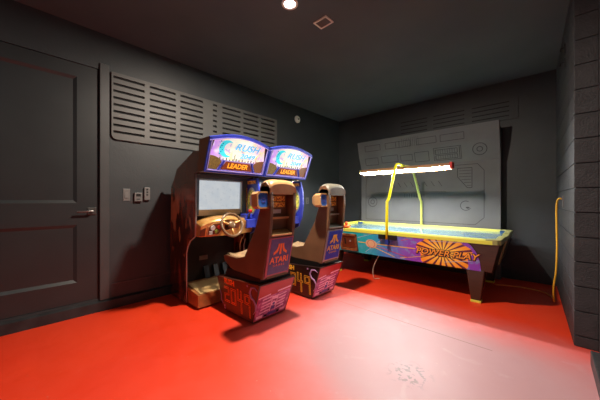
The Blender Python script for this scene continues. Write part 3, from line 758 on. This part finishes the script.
    # slide rail between base and seat
    g_ = MB(); g_.prism([(-2.42,0.335),(-1.83,0.375),(-1.83,0.43),(-2.36,0.43)], 'y', 1.445, 1.815); obj('slide_rail', g_, 'black', t)
    # side panels of the seat shell
    prof = [(-1.80,0.42),(-1.715,0.81),(-1.69,1.06),(-1.70,1.22),(-1.75,1.272),(-1.82,1.262),(-1.845,1.18),(-1.842,1.03),(-1.90,0.866),(-2.016,0.673),(-2.07,0.585),(-2.20,0.555),(-2.40,0.560),(-2.435,0.545),(-2.41,0.495),(-2.32,0.448),(-2.2,0.42)]
    for a, c in ((y0, y0+0.035), (y1-0.035, y1)):
        s_ = MB(); s_.prism(prof, 'y', a, c); obj('side_panel', s_, 'pod_brown', t, bevel=0.006)
    # seat pan and ribbed cushion
    s_ = MB(); s_.prism([(-1.78,0.425),(-1.80,0.50),(-2.30,0.50),(-2.415,0.53),(-2.41,0.495),(-2.32,0.45),(-2.2,0.425)], 'y', y0+0.035, y1-0.035); obj('seat_pan', s_, 'pod_brown', t)
    c_ = MB(); n = 11
    rows = []
    for i in range(n*4+1):
        f_ = i/(n*4); x_ = -2.425 + 0.40*f_; zc = 0.560 - 0.02*math.sin(math.pi*f_)+0.018*abs(math.sin(n*math.pi*f_)) 
        rows.append([c_.bm.verts.new((x_, y0+0.036+(y1-y0-0.072)*j/10, zc - 0.018*math.sin(math.pi*j/10))) for j in range(11)])
    for A_, B_ in zip(rows, rows[1:]):
        for j in range(10): c_.face([A_[j], A_[j+1], B_[j+1], B_[j]], smooth=True)
    for L_ in (rows[0], rows[-1]):
        lo_ = [c_.bm.verts.new((v.co.x, v.co.y, 0.501)) for v in L_]
        for j in range(10): c_.face([L_[j], L_[j+1], lo_[j+1], lo_[j]])
    cu = obj('seat_cushion', c_, 'seat_tan', t)
    bc = MB(); bc.prism([(-2.06,0.50),(-1.98,0.66),(-1.88,0.85),(-1.835,1.02),(-1.835,1.16),(-1.80,1.16),(-1.80,0.50)], 'y', y0+0.036, y1-0.036); obj('backrest', bc, 'seat_tan', t)
    # rear shell: label panel, ledge, crossbar, sticker, cap
    Mk = frame((-1.799, y0+0.012, 0.44), (0,1,0), (0.080,0,0.375))
    k_ = MB(); k_.use('pod_brown').prism([(-1.83,0.43),(-1.80,0.43),(-1.722,0.80),(-1.83,0.84)], 'y', y0+0.036, y1-0.036)
    k_.use('pod_tan' if near else 'pod_grey').hexa([(-1.797,y0+0.036,0.842),(-1.714,y0+0.036,0.800),(-1.714,y1-0.036,0.800),(-1.797,y1-0.036,0.842),(-1.797,y0+0.036,0.852),(-1.708,y0+0.036,0.812),(-1.708,y1-0.036,0.812),(-1.797,y1-0.036,0.852)])
    rs = obj('rear_shell', k_, None, t)
    L = MB(); W_ = y1-y0-0.024
    L.use('label_edge' if near else 'edge_silver').rect(Mk, 0.0, W_, 0.0, 0.355, 0.004, 0.012)
    L.use('label_purple' if near else 'label_blue').rect(Mk, 0.022, W_-0.012, 0.022, 0.345, 0.012, 0.0135)
    ac = 'art_orange' if near else 'art_yellow'
    L.use(ac); cx, cy = W_/2, 0.20
    L.rect(Mk, cx-0.011, cx+0.011, cy, cy+0.10, 0.0135, 0.015)
    for sg in (-1, 1):
        inn = [(0.017,0.10),(0.019,0.065),(0.035,0.032),(0.095,0.0)]; outn = [(0.088,0.028+0.005),(0.052,0.052),(0.040,0.075),(0.036,0.10)]
        inn = [(0.015,0.10),(0.018,0.062),(0.032,0.026),(0.078,0.0)]; outn = [(0.078,0.024),(0.050,0.044),(0.036,0.072),(0.033,0.10)]
        pp = [(cx+sg*a, cy+b_) for a, b_ in inn+outn]
        if sg > 0: pp = pp[::-1]
        for i in range(3):
            a1, a2 = inn[i], inn[i+1]; b1, b2 = outn[3-i], outn[2-i]
            q = [(cx+sg*a1[0], cy+a1[1]), (cx+sg*a2[0], cy+a2[1]), (cx+sg*b2[0], cy+b2[1]), (cx+sg*b1[0], cy+b1[1])]
            L.plate(Mk, q if sg < 0 else q[::-1], 0.0135, 0.015)
    L.text(Mk, 'ATARI', 0.078, cx, 0.148, t=0.0145, off=0.002, wide=1.0)
    L.text(Mk, 'G A M E S', 0.028, cx, 0.098, t=0.0145, wide=1.15)
    obj('back_label', L, None, rs)
    up = MB(); up.use('pod_brown').box(-1.80, -1.785, y0+0.036, y1-0.036, 0.85, 1.22)
    up.use('pod_tan' if near else 'pod_grey').box(-1.785, -1.755, y0+0.036, y1-0.036, 0.945, 0.965)
    obj('upper_shell', up, None, t)
    Mu = frame((-1.785, y0+0.04, 0.96), (0,1,0), (0,0,1))
    sk = MB(); sk.use('sticker_gold').rect(Mu, 0.02, 0.21, 0.09, 0.19, 0, 0.003)
    sk.use('sticker_white').rect(Mu, 0.04, 0.16, 0.035, 0.07, 0, 0.003)
    sk.use('line_dark').rect(Mu, 0.025, 0.205, 0.135, 0.142, 0.003, 0.004)
    obj('rear_stickers', sk, None, t)
    cp = MB(); cy_ = (y0+y1)/2; N = 12; rows = []
    for i in range(N+1):
        a = math.pi*i/N; yy = cy_ - (y1-y0)/2*math.cos(a)*1.0; zt_ = 1.235 + 0.065*math.sin(a)**0.6
        rows.append([cp.bm.verts.new(c) for c in ((-1.835,yy,zt_-0.03),(-1.80,yy,zt_),(-1.72,yy,zt_-0.008),(-1.69,yy,zt_-0.045),(-1.70,yy,1.165),(-1.83,yy,1.165))])
    for A_, B_ in zip(rows, rows[1:]):
        for j in range(6): cp.face([A_[j], B_[j], B_[(j+1)%6], A_[(j+1)%6]], smooth=(j < 3))
    cp.face(rows[0]); cp.face(rows[-1][::-1])
    obj('top_cap', cp, 'pod_tan' if near else 'pod_grey', t)
    # headrest speaker pods, one each side
    for ya, yb in ((y0-0.105, y0+0.012), (y1-0.012, y1+0.0)):
        if yb - ya < 0.05: continue
        Mh = frame((-1.722, (ya+yb)/2, 1.115), (0,1,0), (-0.06,0,1)); a_, c_ = (yb-ya)/2+0.012, 0.072
        oc = lambda s: [(-a_*s+0.02,-c_*s),(a_*s-0.02,-c_*s),(a_*s,-c_*s+0.02),(a_*s,c_*s-0.02),(a_*s-0.02,c_*s),(-a_*s+0.02,c_*s),(-a_*s,c_*s-0.02),(-a_*s,-c_*s+0.02)]
        hd = MB(); O1, O0 = oc(1.0), oc(0.82)
        A_ = [hd.bm.verts.new(Mh @ Vector((*p, 0))) for p in O1]; B_ = [hd.bm.verts.new(Mh @ Vector((*p, -0.075))) for p in O1]; C_ = [hd.bm.verts.new(Mh @ Vector((*p, -0.125))) for p in oc(0.72)]
        D_ = [hd.bm.verts.new(Mh @ Vector((*p, 0))) for p in O0]; E_ = [hd.bm.verts.new(Mh @ Vector((*p, -0.012))) for p in O0]
        for i in range(8):
            j = (i+1) % 8
            for X_, Y_ in ((A_, B_), (B_, C_), (D_, A_), (E_, D_)): hd.face([X_[i], X_[j], Y_[j], Y_[i]])
        hd.face(C_); hd.face(E_)
        sp_ = obj('headrest_speaker', hd, 'pod_tan' if near else 'pod_tan', t)
        gr = MB(); gr.use('speaker_blue').plate(Mh, O0, -0.012, -0.008); gr.use('speaker_red').ring(Mh, 0, 0, 0.016, 0.022, -0.008, -0.006); obj('speaker_face', gr, None, sp_)
    return t
pod = make_pod(0)
pod2 = make_pod(1)
pod2.location.y += 0.815

# ------------------------------------------------------------------ air hockey table
TX0, TX1, TY0, TY1, TZ = -2.72, -0.3425, 3.305, 4.59, 0.705
at = thing('air_hockey_table', 'air hockey table with yellow rails, sunburst side art and overhead tube lamp', 'air hockey table', ((TX0+TX1)/2, (TY0+TY1)/2, 0))
b = MB(); I = 0.085; z0, z1 = 0.35, 0.665
b.hexa([(TX0+I,TY0+I,z0),(TX1-I,TY0+I,z0),(TX1-I,TY1-I,z0),(TX0+I,TY1-I,z0),(TX0+.01,TY0+.01,z1),(TX1-.01,TY0+.01,z1),(TX1-.01,TY1-.01,z1),(TX0+.01,TY1-.01,z1)])
obj('cabinet_body', b, 'wood_dark', at, bevel=0.006)
f0 = (TX0+0.03, TY0+I-0.003, z0); Mt = frame(f0, (1,0,0), (0, -(I-.01), z1-z0)); hv = math.hypot(I-.01, z1-z0)
GW = 2.115
gp_ = MB(); gp_.plate(Mt, [(0.05,0.003),(GW+0.055,0.003)] + [(GW-0.10+0.155*math.cos(math.radians(a)), 0.003+0.32*math.sin(math.radians(a))) for a in (20,40,60,75)] + [(GW-0.075,hv-0.003),(0.0,hv-0.003)], 0.0, 0.004)
gp = obj('side_graphic', gp_, 'table_graphic', at)
dc = MB()
def strip(mname, a, b_, wd):
    a = Vector(a); b_ = Vector(b_); d = (b_-a).normalized(); n = Vector((-d.y, d.x))*wd/2
    dc.use(mname).plate(Mt, [tuple(a-n), tuple(b_-n), tuple(b_+n), tuple(a+n)], 0.004, 0.0052)
strip('line_yellow', (0.70,0.170), (1.50,0.172), 0.011)
strip('line_white', (0.70,0.235), (0.98,0.325), 0.006); strip('line_white', (0.80,0.03), (1.15,0.31), 0.006)
strip('line_yellow', (0.92,0.13), (1.22,0.02), 0.009); strip('line_red', (0.95,0.15), (1.4,0.04), 0.008); strip('line_yellow', (1.3,0.02), (1.6,0.09), 0.006)
strip('line_white', (GW-0.3,0.05), (GW+0.03,0.12), 0.005); strip('line_white', (GW-0.45,0.29), (GW-0.1,0.31), 0.005); strip('line_red', (1.33,0.26), (1.42,0.285), 0.008)
dc.use('cream').disc(Mt, 0.905, 0.165, 0.085, 0.004, 0.006, rv=0.062)
dc.use('line_red').ring(Mt, 0.905, 0.165, 0.050, 0.056, 0.006, 0.0068)
dc.use('text_dark').text(Mt, 'POWER PLAY', 0.102, 1.826, 0.150, t=0.0050, shear=0.3, wide=1.04, off=0.010)
dc.use('text_gold').text(Mt, 'POWER PLAY', 0.102, 1.822, 0.154, t=0.0066, shear=0.3, wide=1.04, off=0.001)
obj('graphic_lettering', dc, None, gp)
# coin box on the side
cb = MB(); c0, c1, e0, e1 = 0.40, 0.69, 0.03, 0.285
cb.use('coin_bronze')
for a in ((c0,c1,e0,e0+0.03), (c0,c1,e1-0.03,e1), (c0,c0+0.035,e0,e1), (c1-0.035,c1,e0,e1)): cb.rect(Mt, *a, 0.004, 0.028)
cbx = obj('coin_box', cb, None, at, bevel=0.003)
cb = MB(); cb.use('dash_dark').rect(Mt, c0+0.035, c1-0.035, e0+0.03, e1-0.03, 0.004, 0.014); cb.use('edge_silver').disc(Mt, (c0+c1)/2+0.03, 0.175, 0.014, 0.014, 0.022)
cb.use('line_dark').rect(Mt, (c0+c1)/2-0.07, (c0+c1)/2-0.045, 0.12, 0.21, 0.014, 0.016); obj('coin_door', cb, None, cbx)
# playfield and rails
pf = MB(); pf.use('play_white').box(TX0+0.06, TX1-0.06, TY0+0.06, TY1-0.06, 0.662, 0.676)
xc = (TX0+TX1)/2; Mp = frame((xc, (TY0+TY1)/2, 0.676), (1,0,0), (0,1,0))
pf.use('clip_blue').rect(Mp, -0.004, 0.004, -0.55, 0.55, 0, 0.0008); pf.ring(Mp, 0, 0, 0.145, 0.153, 0, 0.0008)
for sg in (-1, 1): pf.ring(Mp, sg*0.95, 0, 0.2, 0.208, 0, 0.0008)
obj('playfield', pf, None, at)
def rail(y, sgn):
    r_ = MB(); pr = [(y, 0.655), (y+sgn*0.075, 0.655), (y+sgn*0.068, 0.697), (y+sgn*0.055, TZ), (y+sgn*0.004, TZ), (y-sgn*0.002, 0.69)]
    r_.prism(pr, 'x', TX0+0.12, TX1-0.07); return r_
obj('side_rail', rail(TY0, 1), 'rail_yellow', at); obj('side_rail', rail(TY1, -1), 'rail_pale', at)
def erail(x, sgn):
    r_ = MB(); yc = (TY0+TY1)/2
    for a, c in ((TY0+0.10, yc-0.16), (yc+0.16, TY1-0.10)): r_.prism([(x,0.655),(x+sgn*0.075,0.655),(x+sgn*0.068,0.697),(x+sgn*0.055,TZ),(x+sgn*0.004,TZ),(x-sgn*0.002,0.69)], 'y', a, c)
    r_.box(min(x, x+sgn*0.05), max(x, x+sgn*0.05), yc-0.16, yc+0.16, 0.655, 0.695); return r_
obj('end_rail', erail(TX1, -1), 'end_green', at); obj('end_rail', erail(TX0, 1), 'rail_yellow', at)
for x_, sx in ((TX0, 1), (TX1, -1)):
    for y_, sy in ((TY0, 1), (TY1, -1)):
        c_ = MB(); pts = [(0.0,0.03),(0.03,0.0),(0.13,0.0),(0.13,0.07),(0.10,0.10),(0.07,0.13),(0.0,0.13)]
        c_.prism([(x_+sx*a, y_+sy*b_) for a, b_ in pts], 'z', 0.655, TZ+0.003)
        obj('corner_cap', c_, 'end_green' if sx < 0 else 'rail_yellow', at, bevel=0.004)
for x_ in (TX1-0.13, TX0+0.08):
    for y_ in (TY0+0.07, TY1-0.16): obj('corner_bumper', B(x_, x_+0.05, y_, y_+0.09, 0.676, 0.70), 'goal_blue', at)
# edge guard on the right-hand end
eg = MB(); ya, yb = 3.84, 3.96
eg.hexa([(TX1-I-0.004,ya,z0+.01),(TX1-I+0.012,ya,z0+.01),(TX1-I+0.012,yb,z0+.01),(TX1-I-0.004,yb,z0+.01),(TX1-.014,ya,z1),(TX1+.004,ya,z1),(TX1+.004,yb,z1),(TX1-.014,yb,z1)])
obj('edge_guard', eg, 'end_green', at)
# legs
for lx, sx in ((-0.575, 1), (-2.42, -1)):
    for ly, sy in ((3.45, -1), (4.40, 1)):
        l = MB(); a, c = 0.085, 0.045
        l.hexa([(lx-c,ly-c,0.025),(lx+c,ly-c,0.025),(lx+c,ly+c,0.025),(lx-c,ly+c,0.025),(lx-a,ly-a*.8,z0+.01),(lx+a,ly-a*.8,z0+.01),(lx+a,ly+a*.8,z0+.01),(lx-a,ly+a*.8,z0+.01)])
        lg = obj('leg', l, 'wood_dark', at, bevel=0.008)
        l = MB(); l.box(lx-c-.004, lx+c+.004, ly-c-.004, ly+c+.004, 0.0, 0.026); obj('foot_pad', l, 'rail_yellow', lg, bevel=0.004)
# lamp gantry
AX = -1.538
na = MB(); na.tube([(AX, TY0-0.005, 0.60), (AX, TY0-0.005, 0.80), (AX, TY0+0.0, 1.09), (AX, TY0+0.06, 1.14), (AX, 3.575, 1.575), (AX, 3.61, 1.61), (AX, 3.66, 1.62), (AX, 3.84, 1.615)], 0.018, 12)
obj('lamp_arm', na, 'arm_yellow', at)
na = MB(); na.tube([(AX, TY1+0.005, 0.60), (AX, TY1+0.005, 0.80), (AX, TY1, 1.09), (AX, TY1-0.06, 1.14), (AX, 4.23, 1.575), (AX, 4.19, 1.61), (AX, 4.14, 1.62), (AX, 3.92, 1.615)], 0.018, 12)
obj('lamp_arm', na, 'rail_pale', at)
for yy, sg in ((TY0, -1), (TY1, 1)):
    br = MB(); lo_, hi_ = sorted((yy+sg*0.026, yy-sg*0.004)); br.box(AX-0.11, AX-0.022, lo_, hi_, 0.60, 0.66); br.box(AX+0.022, AX+0.13, lo_, hi_, 0.60, 0.66)
    bk_ = obj('arm_bracket', br, 'black', at)
    br = MB(); lo_, hi_ = sorted((yy+sg*0.02, yy-sg*0.005)); br.box(AX-0.02, AX+0.03, lo_, hi_, 0.535, 0.598); obj('bracket_clip', br, 'clip_blue', bk_)
hd = MB(); hx0, hx1 = -2.235, -0.905; hy = 3.88
hd.prism([(hy-0.034,1.558),(hy-0.036,1.592),(hy-0.03,1.604),(hy+0.03,1.604),(hy+0.05,1.592),(hy+0.05,1.516),(hy+0.044,1.516),(hy+0.03,1.575),(hy-0.026,1.575),(hy-0.030,1.558)], 'x', hx0, hx1-0.03)
obj('lamp_hood', hd, 'hood_tan', at)
hd = MB(); hd.box(hx1-0.03, hx1+0.005, hy-0.055, hy+0.055, 1.530, 1.610); obj('hood_end_cap', hd, 'cap_red', at, bevel=0.006)
hd = MB(); hd.box(hx0-0.02, hx0, hy-0.055, hy+0.055, 1.540, 1.600); obj('hood_end_cap', hd, 'end_green', at, bevel=0.006)
tb = MB(); tb.tube([(hx0+0.02, hy, 1.550), (hx1-0.05, hy, 1.550)], 0.0125, 14); obj('fluorescent_tube', tb, 'glow_tube', at)

# striker on the near rail
sk = thing('striker', 'orange round air hockey striker on the near rail beside the far seat', 'striker', (-2.19, 3.348, 0.706))
Mk = Matrix.Translation((-2.19, 3.348, 0.706))
obj('striker_base', MB().lathe([(0.052,0.0),(0.056,0.008),(0.056,0.030),(0.048,0.036),(0.030,0.030)], Mk), 'puck_orange', sk)
obj('striker_knob', MB().lathe([(0.020,0.028),(0.022,0.055),(0.027,0.070),(0.020,0.084),(0.006,0.088)], Mk), 'puck_orange', sk)

# ------------------------------------------------------------------ cords
def smooth(pts, n=8):
    P = [Vector(p) for p in pts]; P = [P[0]] + P + [P[-1]]; out = []
    for i in range(1, len(P)-2):
        for k in range(n):
            t = k/n; a, b_, c, d = P[i-1], P[i], P[i+1], P[i+2]
            out.append(0.5*((2*b_)+(-a+c)*t+(2*a-5*b_+4*c-d)*t*t+(-a+3*b_-3*c+d)*t**3))
    out.append(P[-2]); return out
XO = XRF(3.8)
ol = thing('wall_outlet', 'grey outlet on the right block wall feeding the yellow cord', 'outlet', (XO, 3.80, 1.04))
obj('cover_plate', B(XO-0.008, XO+0.002, 3.76, 3.84, 1.04, 1.16), 'plate_grey', ol, bevel=0.002)
obj('socket', B(XO-0.010, XO-0.008, 3.785, 3.815, 1.11, 1.14), 'black', ol)
yc_ = MB(); yc_.tube(smooth([(XO-0.012,3.80,1.125),(XO-0.03,3.80,1.13),(XO-0.045,3.86,1.09),(0.066,3.90,0.95),(0.070,3.90,0.6),(0.062,3.91,0.35),(0.045,3.92,0.20),(0.045,3.96,0.05),(0.05,4.00,0.010)]), 0.0085, 8)
tag(obj('hanging_cord', yc_, 'cord_yellow'), 'thick yellow cord hanging down the right block wall', 'cord')
oc_ = MB(); oc_.tube(smooth([(0.055,4.03,0.010),(0.02,4.20,0.009),(-0.07,4.33,0.009),(-0.258,4.36,0.009),(-0.40,4.32,0.009),(-0.50,4.28,0.009)]), 0.008, 8)
tag(obj('extension_cord', oc_, 'cord_orange'), 'thin orange cord lying on the floor at the right end of the hockey table', 'cord')
wc_ = MB(); wc_.tube(smooth([(-1.72,3.45,0.345),(-1.76,3.44,0.26),(-1.80,3.43,0.15),(-1.79,3.42,0.04),(-1.78,3.44,0.008),(-1.74,3.50,0.008)]), 0.0055, 8)
tag(obj('power_lead', wc_, 'cord_white'), 'pale lead hanging from the hockey table underside to the floor', 'cord')
